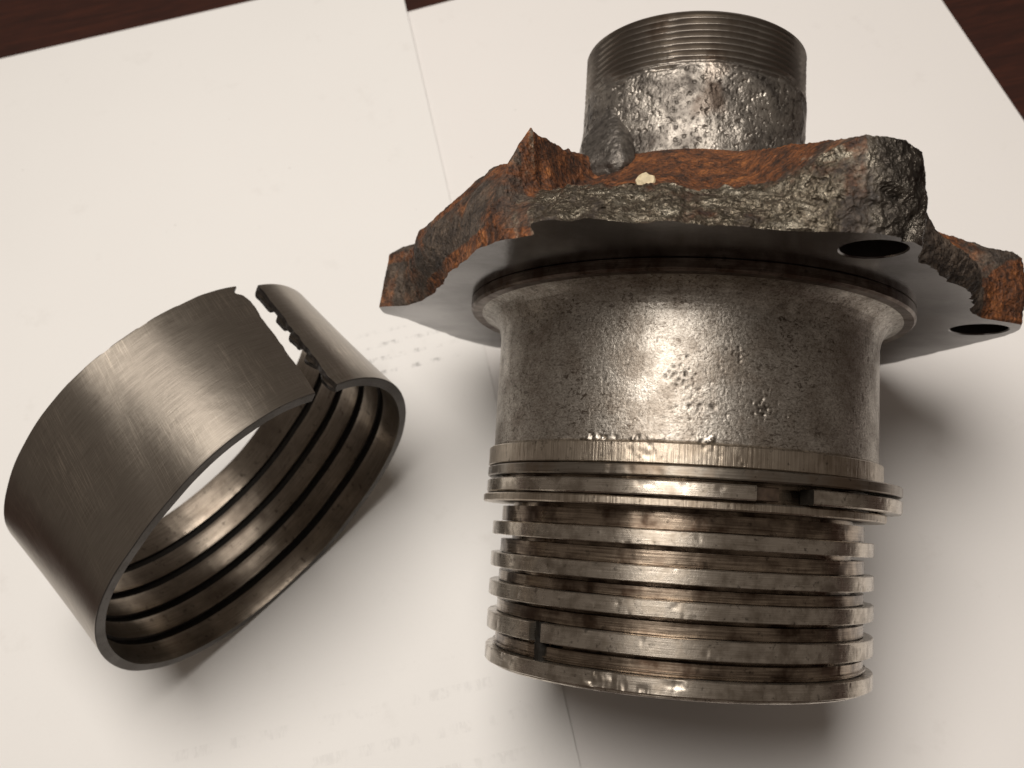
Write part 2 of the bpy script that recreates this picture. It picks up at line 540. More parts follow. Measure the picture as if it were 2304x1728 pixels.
def lift_left(X, Y):
    w = 110.0
    e = sstep(70, w, X) * sstep(-60, 40, Y)
    e2 = sstep(85, w, X) * sstep(-60, -150, Y)
    return 1.5 * e * (0.6 + 0.4 * sstep(60, 180, Y)) + 0.25 * e2 + 0.12 * (1 + np.sin(X / 37 + Y / 61))
def lift_right(X, Y):
    return 0.05 * (1 + np.sin(X / 41 - Y / 53))
sheet('paper_sheet', 'blank white paper sheet under the large carrier, its left edge tucked under the other sheet',
      101.5, 180, 244, 400, 3.4, -0.5, M['paper_plain'], lift_right)
sheet('paper_sheet', 'white paper sheet with faint show-through print, under the dark cracked ring',
      -119.5, 204, 224, 398, 1.0, -0.25, M['paper'], lift_left)

# ================================================================== BEARING CARRIER
carrier = thing('bearing_carrier',
                'large rusty steel carrier with broken flange, threaded neck and ridged lower end',
                'bearing carrier',
                basis((0.95393, -0.29835, 0.03172), (-0.12659, -0.30436, 0.94411), (-0.27202, -0.90463, -0.32810),
                      (43.2922, 111.798, 68.690)))

def xyz(PH, R, S):
    a = np.radians(PH)
    return R * np.cos(a), R * np.sin(a), S

# ---- threaded neck
def neck_disp(PH, R, S):
    outer = sstep(28.5, 30.5, R)
    x, y, z = xyz(PH, R, S)
    edge = fbm(x, y, z, 0.16, 3, 5) * 2.6
    th = 1 - sstep(-92.5, -87.0, S + edge + 2.5 * np.sin(np.radians(PH - 90)) * 0)
    th = th * sstep(-103.6, -103.0, S)
    pitch = 1.75
    q = ((S + 104.0) / pitch - PH / 360.0) % 1.0
    ridge = np.abs(q * 2 - 1)               # 1 at the crest
    thread = -1.5 * np.clip(1.25 * (1 - ridge), 0, 1) ** 0.85 * th
    wear = (1 - th) * sstep(-103, -101, S)
    lump = fbm(x, y, z, 0.14, 3, 11) * 0.4
    pits = -np.clip(fbm(x, y, z, 0.9, 3, 21) - 0.2, 0, 1) * 0.9
    fine = fbm(x, y, z, 1.8, 2, 31) * 0.05
    notch = -0.5 * np.exp(-((S + 81) / 1.2) ** 2) * sstep(60, 100, PH) * (1 - sstep(125, 135, PH)) * 0
    bare = wear * (lump + pits + fine + notch)
    # worn dips in the outline on the right, a swelling low on the left
    right = -0.9 * np.exp(-((S + 74) / 5) ** 2) * np.exp(-((PH - 5) / 25) ** 2)
    left = 1.3 * sstep(-84, -70, S) * np.exp(-((PH - 172) / 24) ** 2)
    return outer * (thread + bare + wear * (right + left) + 0.05 * fbm(x, y, z, 0.8, 2, 3) * th), 0 * S
revolve('threaded_neck', [(30.2, -104.2), (31.2, -103.4), (31.2, -62.0), (25.0, -62.0), (25.0, -103.4), (25.8, -104.2)],
        M['pitted'], carrier, 1000, 0.22, neck_disp, sharp=75,
        attrs=lambda PH, R, S: {'smoothness': 0.93 * (1 - sstep(-92, -87, S))})

# ---- rounded lug low on the left of the neck
def lug():
    def se(v):
        return math.copysign(abs(v) ** 0.6, v)
    def sst(t):
        return float(sstep(0.1, 0.9, np.array(t)))
    nu, nv = 56, 80
    V = []
    phc, Rc = math.radians(131), 31.0
    er = np.array([math.cos(phc), math.sin(phc), 0]); et = np.array([-math.sin(phc), math.cos(phc), 0])
    for i in range(nu):
        th = 2 * math.pi * i / nu
        for j in range(nv):
            t = j / (nv - 1)
            s = -86 + 28.5 * t
            w = min(1.0, math.sqrt(max(1e-4, 1 - ((t - 0.82) / 0.18) ** 2)) if t > 0.82 else 1.0) * (0.35 + 0.65 * min(1, t / 0.5))
            g = 0.5 + 0.5 * min(1, t / 0.45)
            phc = math.radians(140 - 13 * sst(t))
            er = np.array([math.cos(phc), math.sin(phc), 0]); et = np.array([-math.sin(phc), math.cos(phc), 0])
            V.append(er * (Rc - 1.6 + 5.6 * sst(t) + 4.2 * w * g * se(math.cos(th))) + et * (7.4 * w * se(math.sin(th))) + np.array([0, 0, s]))
    V = np.array(V)
    nrm = fbm(V[:, 0], V[:, 1], V[:, 2], 0.45, 4, 71, 0.6)[:, None] * 1.0
    V = V + er * nrm
    faces = grid_faces(nu, nv, True).tolist()
    faces.append([i * nv for i in range(nu)][::-1]); faces.append([i * nv + nv - 1 for i in range(nu)])
    link_mesh('lug', V, faces, [M['lug']], carrier, True, sharp=80,
              attrs={'smoothness': np.full(len(V), 0.1)})
lug()

# ---- flange
RB = [(-175, 90), (-170, 86), (-165, 85.3), (-155, 85.4), (-150, 87), (-139, 88), (-125, 86), (-110, 84), (-92, 83.0), (-75, 85),
      (-60, 91), (-48, 96.0), (-44, 94.5), (-38, 91), (-29, 88.2), (-18, 88), (-10, 89.8), (-5, 89.5), (-1, 88), (1.5, 82), (4, 76), (8, 73.5), (13, 72.5),
      (29, 73.4), (36, 72), (44, 75.3), (50, 75.4), (53, 79), (56, 84), (61, 86.5), (65, 86.5), (69, 85), (75, 82), (81, 82.6), (87, 83.5),
      (96, 84.9), (104, 88.5), (109, 89.7), (111.5, 88), (113, 81.5), (121, 81), (130, 76.5), (138, 73), (154, 69.5), (165, 70.5),
      (172, 74), (177.5, 79.4), (179.2, 88.5)]
RT = [(-175, 88), (-165, 82), (-139, 84), (-92, 80), (-60, 86), (-44, 90), (-29, 85), (-10, 89.5), (-3, 89), (0, 87), (3, 79), (8, 74), (13, 73),
      (29, 75), (44, 74), (49, 75.5), (52, 78), (54, 81), (57, 85), (61, 87), (67, 86.5), (71, 82), (76, 75), (81, 71), (91, 70.5), (104, 71), (110, 71),
      (114, 69.5), (119.5, 68.5), (124, 68), (130, 67.5), (138, 66), (147, 71), (155, 74), (165, 77), (173, 79), (178, 80), (179.5, 87)]
ST = [(-175, -46), (-170, -45), (-165, -46), (-151, -48), (-140, -44), (-120, -42), (-80, -43), (-60, -43), (-30, -43), (-20, -46), (-14, -49), (-8, -49.5), (-2, -49), (1, -46), (4, -40.5), (13, -38), (25, -37), (36, -37), (42, -39), (46, -41), (50, -44.5), (52, -48), (55, -49.5), (61, -50), (67, -50), (70, -48.5), (73, -45.5), (76, -43), (81, -42), (91, -42), (96, -42.4), (104, -43), (110, -43.5), (117.5, -44.5), (119.8, -46), (121.3, -50), (122.2, -60), (123.2, -62), (124, -60.5), (124.9, -54.3), (130, -54.8), (134, -55.6), (138, -56), (142, -52.8), (146, -49.8), (150, -47.6), (154, -46.3), (158, -45.4), (161, -45.8), (163, -42.8), (166, -42.5), (170, -44), (174, -45.5), (178.3, -46.6), (180, -46.6)]
HOLES = [((37.6, 67.4), 6.7), ((79.3, -9.0), 7.3), ((13.5, -76.0), 7.0)]

def flange():
    nu = 1500
    ph = np.linspace(-90, 270, nu, endpoint=False)
    phd = np.where(ph > 180, ph - 360, ph)
    rb, rt, st = pinterp(phd, RB), pinterp(phd, RT), pinterp(phd, ST)
    k = np.ones(5) / 5
    def sm(a):
        return np.convolve(np.r_[a[-2:], a, a[:2]], k, 'valid')
    rb, rt, st = sm(rb), sm(rt), sm(st)
    frac = sstep(66, 74, phd) * (1 - sstep(112, 116, phd))           # broken face
    lefte = sstep(112, 116, phd) * (1 - sstep(160, 168, phd))
    righte = sstep(3, 8, phd) * (1 - sstep(48, 52, phd))
    # ragged lower edge
    cxn, syn = np.cos(np.radians(ph)), np.sin(np.radians(ph))
    rag = fbm(cxn * 85, syn * 85, 0 * ph, 0.22, 4, 91, 0.6)
    rb = rb + rag * (0.5 + 1.4 * frac + 1.0 * righte + 0.4 * lefte)
    st = st + fbm(cxn * 85, syn * 85, 0 * ph + 7, 0.16, 4, 95) * (0.8 + 0.9 * frac)
    NW, NT = 44, 96
    nv = NW + NT
    R = np.zeros((nu, nv)); S = np.zeros((nu, nv))
    for j in range(NW):
        t = j / (NW - 1)
        bulge = 1.1 * math.sin(math.pi * t) + 2.0 * math.sin(math.pi * t) * lefte
        bulge = bulge * np.where((phd > 178) | (phd < -172), 0, 1)
        R[:, j] = rb + (rt - rb) * t + bulge * (1 - frac)
        S[:, j] = -30 + (st + 30) * t
    for j in range(NT):
        t = 1 - (j + 1) / NT                                        # 1 at the wall, 0 at the neck
        rr = 30.0 + (rt - 30.0) * t
        tt = (rr - 31) / (rt - 31)
        g = np.where(phd > 1000, tt, 1 - (1 - np.clip(tt, 0, 1)) ** (1.0 + 0.35 * frac + 0.8 * sstep(105, 120, phd) * (1 - sstep(135, 150, phd))))
        win = sstep(98, 122, phd) * (1 - sstep(160, 185, phd))
        sti = sm(pinterp(phd - 14 * (1 - np.clip(tt, 0, 1)) * win, ST))
        sti = np.where(win > 0, sti, st) * sstep(0, .06, 1 - tt) + st * (1 - sstep(0, .06, 1 - tt))
        ss = -66.5 + (sti + 66.5) * g
        tc = np.clip(tt, 0, 1)
        pr = 123.5 + 15 * (1 - tc)
        wr = np.exp(-((phd - pr) / np.where(phd < pr, 4.5, 7.0)) ** 2) * sstep(0.03, 0.18, 1 - tc)
        ss = ss + (-66.5 + 6.0 * tc - ss) * wr
        # bosses with flat tops
        for (bx, by), r, top in (((38.4, 69.0), 10.5, -50.0), ((79.3, -9.0), 10.8, -49.5), ((-69, -38), 10.5, -48), ((13.5, -76), 10.5, -43)):
            dx = rr * cxn - bx; dy = rr * syn - by
            dd = np.hypot(dx, dy)
            w = 1 - sstep(r - 0.8, r + 1.4, dd)
            ss = np.where(ss > top, ss + (top - ss) * w, ss)
        R[:, NW + j] = rr
        S[:, NW + j] = ss
    PHm = np.repeat(phd[:, None], nv, 1)
    a = np.radians(np.repeat(ph[:, None], nv, 1))
    J = np.repeat(np.arange(nv)[None, :], nu, 0)
    wall = (J < NW)
    tw = np.clip(J / (NW - 1.0), 0, 1)
    X, Y, Z = R * np.cos(a), R * np.sin(a), S
    lim = 113.5 + 6.0 * np.where(wall, tw, 1.0)
    F = sstep(64, 72, PHm) * (1 - sstep(lim - 1, lim + 1.5, PHm))
    n1 = fbm(X, Y, Z, 0.11, 3, 41)
    n2 = fbm(X, Y, Z, 0.55, 4, 51, 0.65)
    n3 = fbm(X, Y, Z, 1.1, 3, 61)
    rid = 1 - 2 * np.abs(fbm(X, Y, Z, 0.22, 4, 57, 0.6))
    amp = np.where(wall, sstep(0.0, 0.06, tw), 1.0)
    inner = np.clip((R - 31) / 8, 0, 1)
    lob = np.exp(-((PHm - 60) / 8.5) ** 4) * wall
    n3 = n3 * (1 - 0.6 * lob)
    n2 = n2 * (1 - 0.35 * lob)
    dR = amp * (1 - 0.5 * lefte[:, None]) * (n1 * 0.9 + n2 * 0.7 + n3 * 0.25 + F * (rid - 0.4) * 1.1) * np.where(wall, 1, 0.25) * np.where(wall, 1, inner)
    dS = np.where(wall, amp * n2 * 0.8 * F, (n1 * 0.7 + n2 * 0.8 + n3 * 0.2) * inner)
    # torn cavity and crack under the upper right boss
    cav = -2.8 * np.exp(-((PHm - 62.5) / 3.0) ** 2 - ((S + 38.0 + 0.35 * (PHm - 62)) / 1.4) ** 2) \
        - 2.4 * np.exp(-((PHm - 60.2 - (S + 30) * 0.25) / 0.8) ** 2) * sstep(-37, -34, S) \
        - 1.6 * np.exp(-((PHm - 66) / 2.2) ** 2 - ((S + 35.0) / 1.5) ** 2) \
        + 1.0 * np.exp(-((PHm - 71) / 1.0) ** 2 - ((S + 40.0) / 3) ** 2)
    gouge = -1.3 * np.exp(-((PHm - 97) / 2.2) ** 2 - ((S + 38) / 1.0) ** 2) - 1.2 * np.exp(-((PHm - 84) / 3) ** 2 - ((S + 36) / 0.8) ** 2)
    dR = dR + np.where(wall, (cav + gouge) * (0.8 + 0.5 * n2), 0)
    # left square block stays fairly flat
    blk = ((PHm > 178.5) | (PHm < -172)) & wall
    dR = np.where(blk, dR * 0.15, dR)
    R2 = R + dR; S2 = S + dS
    S2 = np.where(J == 0, -30.0, S2)
    X, Y = R2 * np.cos(a), R2 * np.sin(a)
    V = np.stack([X, Y, S2], -1)
    # masks
    boss1 = np.exp(-((PHm - 58.5) / 8.0) ** 4) * sstep(70, 78, R)
    boss1 = boss1 * (1 - sstep(64, 60, PHm) * 0)
    spike = np.exp(-((PHm - lim - 2.5) / 1.6) ** 2) * np.where(wall, 1, 0)
    bare = np.clip(F * np.where(wall, 0.62, 0) + 0.85 * boss1 + 0.45 * spike + 0.38 * F * np.where(wall, 0, 1) * sstep(62, 70, R), 0, 1)
    bare = np.where(righte[:, None] > 0.3, 0.05, bare)
    orange = 0.45 - 0.10 * lefte[:, None] * (wall & (tw < 0.85)) + 0.55 * (1 - wall) * (1 - sstep(66, 74, R)) + 0 * bare
    orange = orange + 0.25 * (wall & (tw > 0.8)) + 0.35 * (wall & (tw < 0.18)) * lefte[:, None]
    orange = np.where(boss1 > 0.3, 0.1, orange)
    orange = orange + 0.25 * blk
    ear2 = np.exp(-((PHm - 2) / 6) ** 4) * np.where(wall, 1, 0)
    orange = np.clip(orange + 0.5 * ear2 - 0.55 * righte[:, None] * wall, 0, 1)
    faces = grid_faces(nu, nv, True, flip=True).tolist()
    nb = nu * nv
    # machined underside: outline, inner circle and bolt holes
    pts, edges = [], []
    def loop(P):
        s = len(pts)
        pts.extend([Vector((p[0], p[1])) for p in P])
        n = len(P)
        edges.extend([(s + i, s + (i + 1) % n) for i in range(n)])
    loop([(X[i, 0], Y[i, 0]) for i in range(nu)])
    ninner = 240
    loop([(48 * math.cos(2 * math.pi * i / ninner), 48 * math.sin(2 * math.pi * i / ninner)) for i in range(ninner)])
    for (hx, hy), r in HOLES:
        loop([(hx + (r + 0.35) * math.cos(2 * math.pi * i / 64), hy + (r + 0.35) * math.sin(2 * math.pi * i / 64)) for i in range(64)])
    ov, oe, of, *_ = delaunay_2d_cdt(pts, edges, [], 1, 1e-5)
    keep = []
    for tri in of:
        c = sum((ov[i] for i in tri), Vector((0, 0))) / len(tri)
        if c.length < 48 or any((c - Vector(h)).length < (r + 0.35) * 0.999 for h, r in HOLES):
            continue
        keep.append(list(tri))
    fv = np.array([(p.x, p.y, -30.0) for p in ov])
    link_mesh('flange_body', V, faces, [M['rust']], carrier, True, attrs={'bare': bare, 'orange': orange, 'lobe': np.clip(boss1 * wall * 1.2, 0, 1)}, sharp=80)
    # orient to +z (towards the ringed end)
    ff = []
    for tri in keep:
        p = [fv[i] for i in tri]
        nz = (p[1][0] - p[0][0]) * (p[2][1] - p[0][1]) - (p[1][1] - p[0][1]) * (p[2][0] - p[0][0])
        ff.append(tri if nz > 0 else tri[::-1])
    link_mesh('machined_face', fv, ff, [M['machined']], carrier, False, uv=fv[:, :2])
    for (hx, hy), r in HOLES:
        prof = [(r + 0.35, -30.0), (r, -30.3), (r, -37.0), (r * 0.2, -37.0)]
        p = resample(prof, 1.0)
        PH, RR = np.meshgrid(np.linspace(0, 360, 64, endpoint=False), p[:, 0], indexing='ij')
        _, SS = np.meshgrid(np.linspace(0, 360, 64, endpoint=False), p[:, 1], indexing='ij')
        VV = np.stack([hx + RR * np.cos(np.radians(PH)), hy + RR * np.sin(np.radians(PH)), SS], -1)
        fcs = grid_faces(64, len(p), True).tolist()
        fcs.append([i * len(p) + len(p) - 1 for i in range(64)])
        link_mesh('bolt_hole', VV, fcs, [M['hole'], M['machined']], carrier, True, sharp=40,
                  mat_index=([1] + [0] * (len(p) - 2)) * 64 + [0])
flange()

# ---- cream fleck stuck on the rusty slope
def fleck():
    rng = random.Random(4)
    V, Fc = [], []
    phc, Rc, sc = math.radians(99.5), 62.5, -46.8
    c = np.array([Rc * math.cos(phc), Rc * math.sin(phc), sc])
    nrm = np.array([math.cos(phc) * 0.5, math.sin(phc) * 0.5, -0.86]); nrm = np.array([math.cos(phc) * .75, math.sin(phc) * .75, -.1]); nrm /= np.linalg.norm(nrm)
    tx = np.array([-math.sin(phc), math.cos(phc), 0]); ty = np.cross(nrm, tx)
    rings = [(1.0, 0.1), (0.9, 0.5), (0.5, 0.65)]
    n = 14
    rad = [2.3 + rng.uniform(-.6, .6) for _ in range(n)]
    for s, hgt in rings:
        for i in range(n):
            t = 2 * math.pi * i / n
            V.append(c + tx * rad[i] * s * math.cos(t) + ty * rad[i] * 0.85 * s * math.sin(t) + nrm * (hgt + rng.uniform(-.1, .1)))
    for k in range(2):
        for i in range(n):
            Fc.append([k * n + i, k * n + (i + 1) % n, (k + 1) * n + (i + 1) % n, (k + 1) * n + i])
    Fc.append([2 * n + i for i in range(n)]); Fc.append([i for i in range(n)][::-1])
    link_mesh('mineral_fleck', V, Fc, [M['chip']], carrier, False)
fleck()

# ---- collar
def light_disp(amp, f, seed):
    def d(PH, R, S):
        x, y, z = xyz(PH, R, S)
        o = sstep(44, 47, R)
        return o * amp * fbm(x, y, z, f, 3, seed), 0 * S
    return d
revolve('collar', [(46, -30.2), (59.3, -30.2), (59.7, -29.8), (59.7, -27.6), (59.1, -27.0), (46, -27.0)], M['collar'], carrier,
        600, 0.8, light_disp(0.12, 0.5, 7))

# ---- plain body with the cove below the collar
PIT = [None]
def body_disp(PH, R, S):
    x, y, z = xyz(PH, R, S)
    o = sstep(44, 49, R)
    peel = fbm(x, y, z, 1.4, 2, 13) * 0.008 + fbm(x, y, z, 0.07, 2, 19) * 0.08
    pm = sstep(0.0, 0.45, fbm(x, y, z, 0.09, 2, 29) + 0.25)
    pits = -np.clip(fbm(x, y, z, 1.2, 3, 17) - 0.36, 0, 1) * 0.30 * pm
    d = peel + pits
    rng = np.random.RandomState(3)
    PIT[0] = np.clip(-pits * 4, 0, 1)
    SC = np.zeros_like(R)
    # local scars
    for (p0, s0, w, dep, n) in ((90, -5.0, 1.7, 0.24, 26), (87, 2.0, 1.5, 0.18, 18), (69, 1.5, 2.0, 0.42, 26), (76.5, -10.6, 0.6, 0.35, 5)):
        for i in range(n * 2):
            pp = p0 + rng.standard_t(2) * w * 0.9; sp = s0 + rng.standard_t(2) * w * 0.6; rr = rng.uniform(0.10, 0.20) + 0.22 * rng.rand() ** 4; dk = dep * rng.uniform(0.4, 1.1)
            q = ((PH - pp) * 0.89 / rng.uniform(1, 1.8)) ** 2 + ((S - sp) * rng.uniform(0.9, 1.3)) ** 2
            g = np.exp(-q / (rr * rr))
            SC = np.maximum(SC, g * dk)
            PIT[0] = np.maximum(PIT[0], g)
    d = d - SC
    # lip of burrs at the bottom edge
    rag = np.clip(noise(PH * 0.42, 0 * S, 0 * S, 5) - 0.25, 0, 1)
    d = d + 0.35 * rag * np.exp(-((S - 9.6) / 0.4) ** 2) * sstep(60, 85, PH) * (1 - sstep(125, 135, PH))
    for pp, a_ in ((82.2, 1.2), (83.3, 0.8), (85.0, -0.6), (101, -0.7), (102.2, 0.5), (107, -0.4), (110, -1.0), (111.3, -0.8), (113.6, -0.9), (114.6, 0.4)):
        wob = 1 + 0.6 * noise(PH * 2.2, S * 1.6, 0 * S, 66)
        d = d + 0.8 * a_ * wob * np.exp(-((PH - pp) / 0.5) ** 2 - ((S - 9.6 + 0.3 * math.sin(pp * 3)) / 0.4) ** 2)
    return o * d, 0 * S
cove = [(56.6, -27.0), (55.6, -26.7), (54.0, -26.0), (52.7, -24.9), (51.8, -23.4), (51.2, -21.8), (50.9, -20.0)]
revolve('plain_body', [(44, -27.0)] + cove + [(50.9, 10.0), (50.4, 10.6), (44, 10.6)], M['sleeve'], carrier, 1300, 0.36, body_disp, sharp=60,
        attrs=lambda PH, R, S: {'pit': PIT[0]})

# ---- lands and grooves
def land_disp(amp=0.05, chatter=0.0, notch=None, nick=None):
    def d(PH, R, S):
        x, y, z = xyz(PH, R, S)
        o = sstep(47.8, 49.5, R)
        r = amp * 0.4 * fbm(x, y, z, 0.25, 2, 23) - 0.25 * np.clip(fbm(x, y, z, 0.45, 2, 37) - 0.35, 0, 1)
        if chatter:
            cz = 0.4 + 0.6 * sstep(-0.1, 0.5, noise(PH * 0.07, 0 * S, 0 * S, 12))
            r = r + cz * chatter * (noise(PH * 2.6, S * 0.12, 0 * S, 8) + 0.6 * noise(PH * 5.3, S * 0.3, 0 * S, 9))
        if nick:
            w = sstep(nick[0] - 2, nick[0] + 1, PH) * (1 - sstep(nick[1] - 1, nick[1] + 2, PH))
            w = w * sstep(-0.15, 0.35, noise(PH * 0.16, S * 0.35, 0 * S, 84))
            r = r - w * (0.55 * np.clip(fbm(PH * 0.35, S * 0.4, 0 * S, 1.0, 3, 81) + 0.15, 0, 1) + 0.12 * np.abs(noise(PH * 1.1, S * 0.9, 0 * S, 82)))
        r = o * r
        ds = 0.05 * o * fbm(x, y, 0 * z, 0.5, 3, 43)
        if notch:
            w = sstep(notch[0] - 0.5, notch[0], PH) * (1 - sstep(notch[1], notch[1] + 0.5, PH)) * o
            r = r - w * 2.6
        return r, ds
    return d
def ring_profile(R, s0, s1, c=0.35, inner=44.0):
    return [(inner, s0), (R - c, s0), (R, s0 + c), (R, s1 - c), (R - c, s1), (inner, s1)]
revolve('stepped_land', ring_profile(52.1, 10.4, 15.2, 0.25), M['chatter'], carrier, 1800, 0.45, land_disp(0.03, 0.045))
revolve('thin_land', ring_profile(52.9, 22.75, 24.75, 0.3), M['chatter'], carrier, 1800, 0.4, land_disp(0.03, 0.045))
# snap rings sit sprung out to the right
revolve('snap_ring', ring_profile(54.4, 15.55, 18.1, 0.3, 49.5), M['snap'], carrier, 700, 0.5, land_disp(0.02), offset=(2.3, 0))
r2 = revolve('snap_ring', ring_profile(54.4, 18.95, 22.35, 0.3, 49.5), [M['land'], M['grime_and_dark']], carrier, 700, 0.5, land_disp(0.02), offset=(2.3, 0), phi=(74.7, 420.2))
# stepped tongue of the split ring, set back from its face
revolve('ring_tongue', ring_profile(52.2, 19.05, 22.2, 0.2, 49.5), M['tongue'], carrier, 40, 0.5, None, offset=(2.3, 0), phi=(68.2, 75.0))
RIDGES = [(29.85, 33.3), (37.9, 41.5), (45.2, 48.9), (53.1, 57.4), (61.8, 65.4)]
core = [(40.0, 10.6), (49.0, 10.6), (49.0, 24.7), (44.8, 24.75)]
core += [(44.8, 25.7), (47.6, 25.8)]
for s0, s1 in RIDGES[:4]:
    core += [(47.6, s0 - 0.3), (46.4, s0 - 0.25), (46.4, s1 + 0.1), (44.6, s1 + 0.12), (44.6, s1 + 1.0), (47.6, s1 + 1.1)]  # narrow slot added below each ridge to deepen its shadow line
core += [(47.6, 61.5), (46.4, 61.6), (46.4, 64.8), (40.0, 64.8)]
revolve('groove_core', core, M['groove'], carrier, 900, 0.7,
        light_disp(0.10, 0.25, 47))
for i, (s0, s1) in enumerate(RIDGES):
    revolve('ridge', ring_profile(50.0, s0, s1, 0.18), M['land'], carrier, 1000, 0.45,
            land_disp(0.05, 0.0, (128.5, 132.0) if i == 3 else None, (84, 112) if i == 4 else None))
# small steps either side of the ridges
for s0, s1 in ((60.6, 61.0),):
    revolve('groove_step', ring_profile(48.25, s0, s1, 0.1, 46.5), M['groove'], carrier, 400, 0.4, None)
# bore and bottom edge of the ringed end
revolve('bottom_rim', [(41.0, 64.8), (48.6, 64.8), (48.6, 65.9), (48.0, 66.3), (41.0, 66.3)], M['land'], carrier, 500, 0.6, light_disp(0.05, 0.5, 3))

# pin in the last groove, extended as a black plug painting the notch's shade
def stub():
    V, Fc = [], []
    n, m = 16, 9
    for j in range(m):
        s = 52.9 + 9.2 * j / (m - 1)
        for i in range(n):
            t = 2 * math.pi * i / n
            ph = math.radians(130.3) + 0.036 * math.cos(t)
            r = 47.3 + 1.7 * math.sin(t) + 0.25 * math.sin(7 * t + j)
            V.append((r * math.cos(ph), r * math.sin(ph), s))
    V = np.array(V)
    V += fbm(V[:, 0], V[:, 1], V[:, 2], 0.7, 2, 5)[:, None] * 0.35
    Fc = grid_faces(m, n, False, True).tolist()
    Fc.append(list(range(n))[::-1]); Fc.append([(m - 1) * n + i for i in range(n)])
    link_mesh('pin_and_notch_shade', V, Fc, [M['grime_and_dark']], carrier, True, sharp=60)
stub()

# ================================================================== CRACKED RING
W = 49.2
FRONT = [(45.5, 49.8), (58, 49.2), (71.7, 47.4), (88, 45.6), (104.9, 43.8), (124.6, 44.2), (137.4, 46.4), (150.6, 48.8), (164.2, 51.0), (182.9, 54.2),
         (200, 57.4), (217, 58.9), (235.4, 57.6), (266.1, 53.1), (302, 51.6), (324.1, 54.9), (335.3, 56.9), (350.5, 57.9), (366.7, 57.4),
         (378.2, 56.0), (386.4, 54.6), (393, 53.2), (397.9, 51.6)]
BACK = [(32.5, 50.4), (44.4, 47.9), (58.7, 44.6), (77.2, 42.0), (89.9, 41.6), (112.8, 42.1), (133.5, 43.9), (152.4, 47.2), (169.8, 51.7), (185, 54.2),
        (200, 56.6), (217, 58.0), (235.4, 57.0), (266.1, 53.1), (302, 51.6), (324.1, 54.9), (335.3, 57.5), (350.5, 59.2), (362.1, 58.6),
        (371.2, 56.7), (378.4, 54.7), (384.4, 52.2)]
ring_root = thing('cracked_ring', 'dark steel ring split by a jagged crack, grooved inside, standing on its edge',
                  'metal ring', basis((0.8359, 0.54889, 0.0), (0.01935, -0.02947, 0.99938), (0.54855, -0.83538, -0.03526),
                                      (-81.5716, 116.184, 52.957)))

def section(table, n):
    a = np.array([p[0] for p in table], float); r = np.array([p[1] for p in table], float)
    ang = np.linspace(a[0], a[-1], n)
    rr = np.interp(ang, a, r)
    k = max(3, n // 45) | 1
    pad = np.r_[2 * rr[0] - rr[1:k + 1][::-1], rr, 2 * rr[-1] - rr[-k - 1:-1][::-1]]
    w = np.hanning(2 * k + 3)[1:-1]; w /= w.sum()
    rr = np.convolve(pad, w, 'valid')[:n]
    return ang, rr

def ring_surface(nu, v):
    """centre-line outer surface points for v in 0 (front) .. 1 (back)"""
    af, rf = section(FRONT, nu); ab, rb = section(BACK, nu)
    pf = np.stack([rf * np.cos(np.radians(af)), rf * np.sin(np.radians(af))], -1)
    pb = np.stack([rb * np.cos(np.radians(ab)), rb * np.sin(np.radians(ab))], -1)
    v = np.asarray(v)[None, :, None]
    p = pf[:, None] * (1 - v) + pb[:, None] * v
    t = np.gradient(p, axis=0)
    nrm = np.stack([t[..., 1], -t[..., 0]], -1)
    nrm /= np.linalg.norm(nrm, axis=-1, keepdims=True)
    return p, nrm, t / np.linalg.norm(t, axis=-1, keepdims=True)

GROOVES = [(0.155, 0.21), (0.345, 0.40), (0.535, 0.59), (0.725, 0.78)]
def crack_shift(v, side):
    """how far (mm, along the section) each end of the split departs from straight; ragged"""
    z = v * 0
    if side == 'left':
        s = 0.18 * noise(v * 22, z, z, 3) + 0.35 * noise(v * 6, z + 3, z, 4)
        s = s + 1.9 * sstep(0.90, 0.93, v) * (1 - sstep(0.955, 0.985, v)) + 1.2 * sstep(0.84, 0.92, v)
        return s
    s = 0.22 * noise(v * 24, z, z, 13) + 0.25 * noise(v * 9, z + 3, z, 14)
    return s

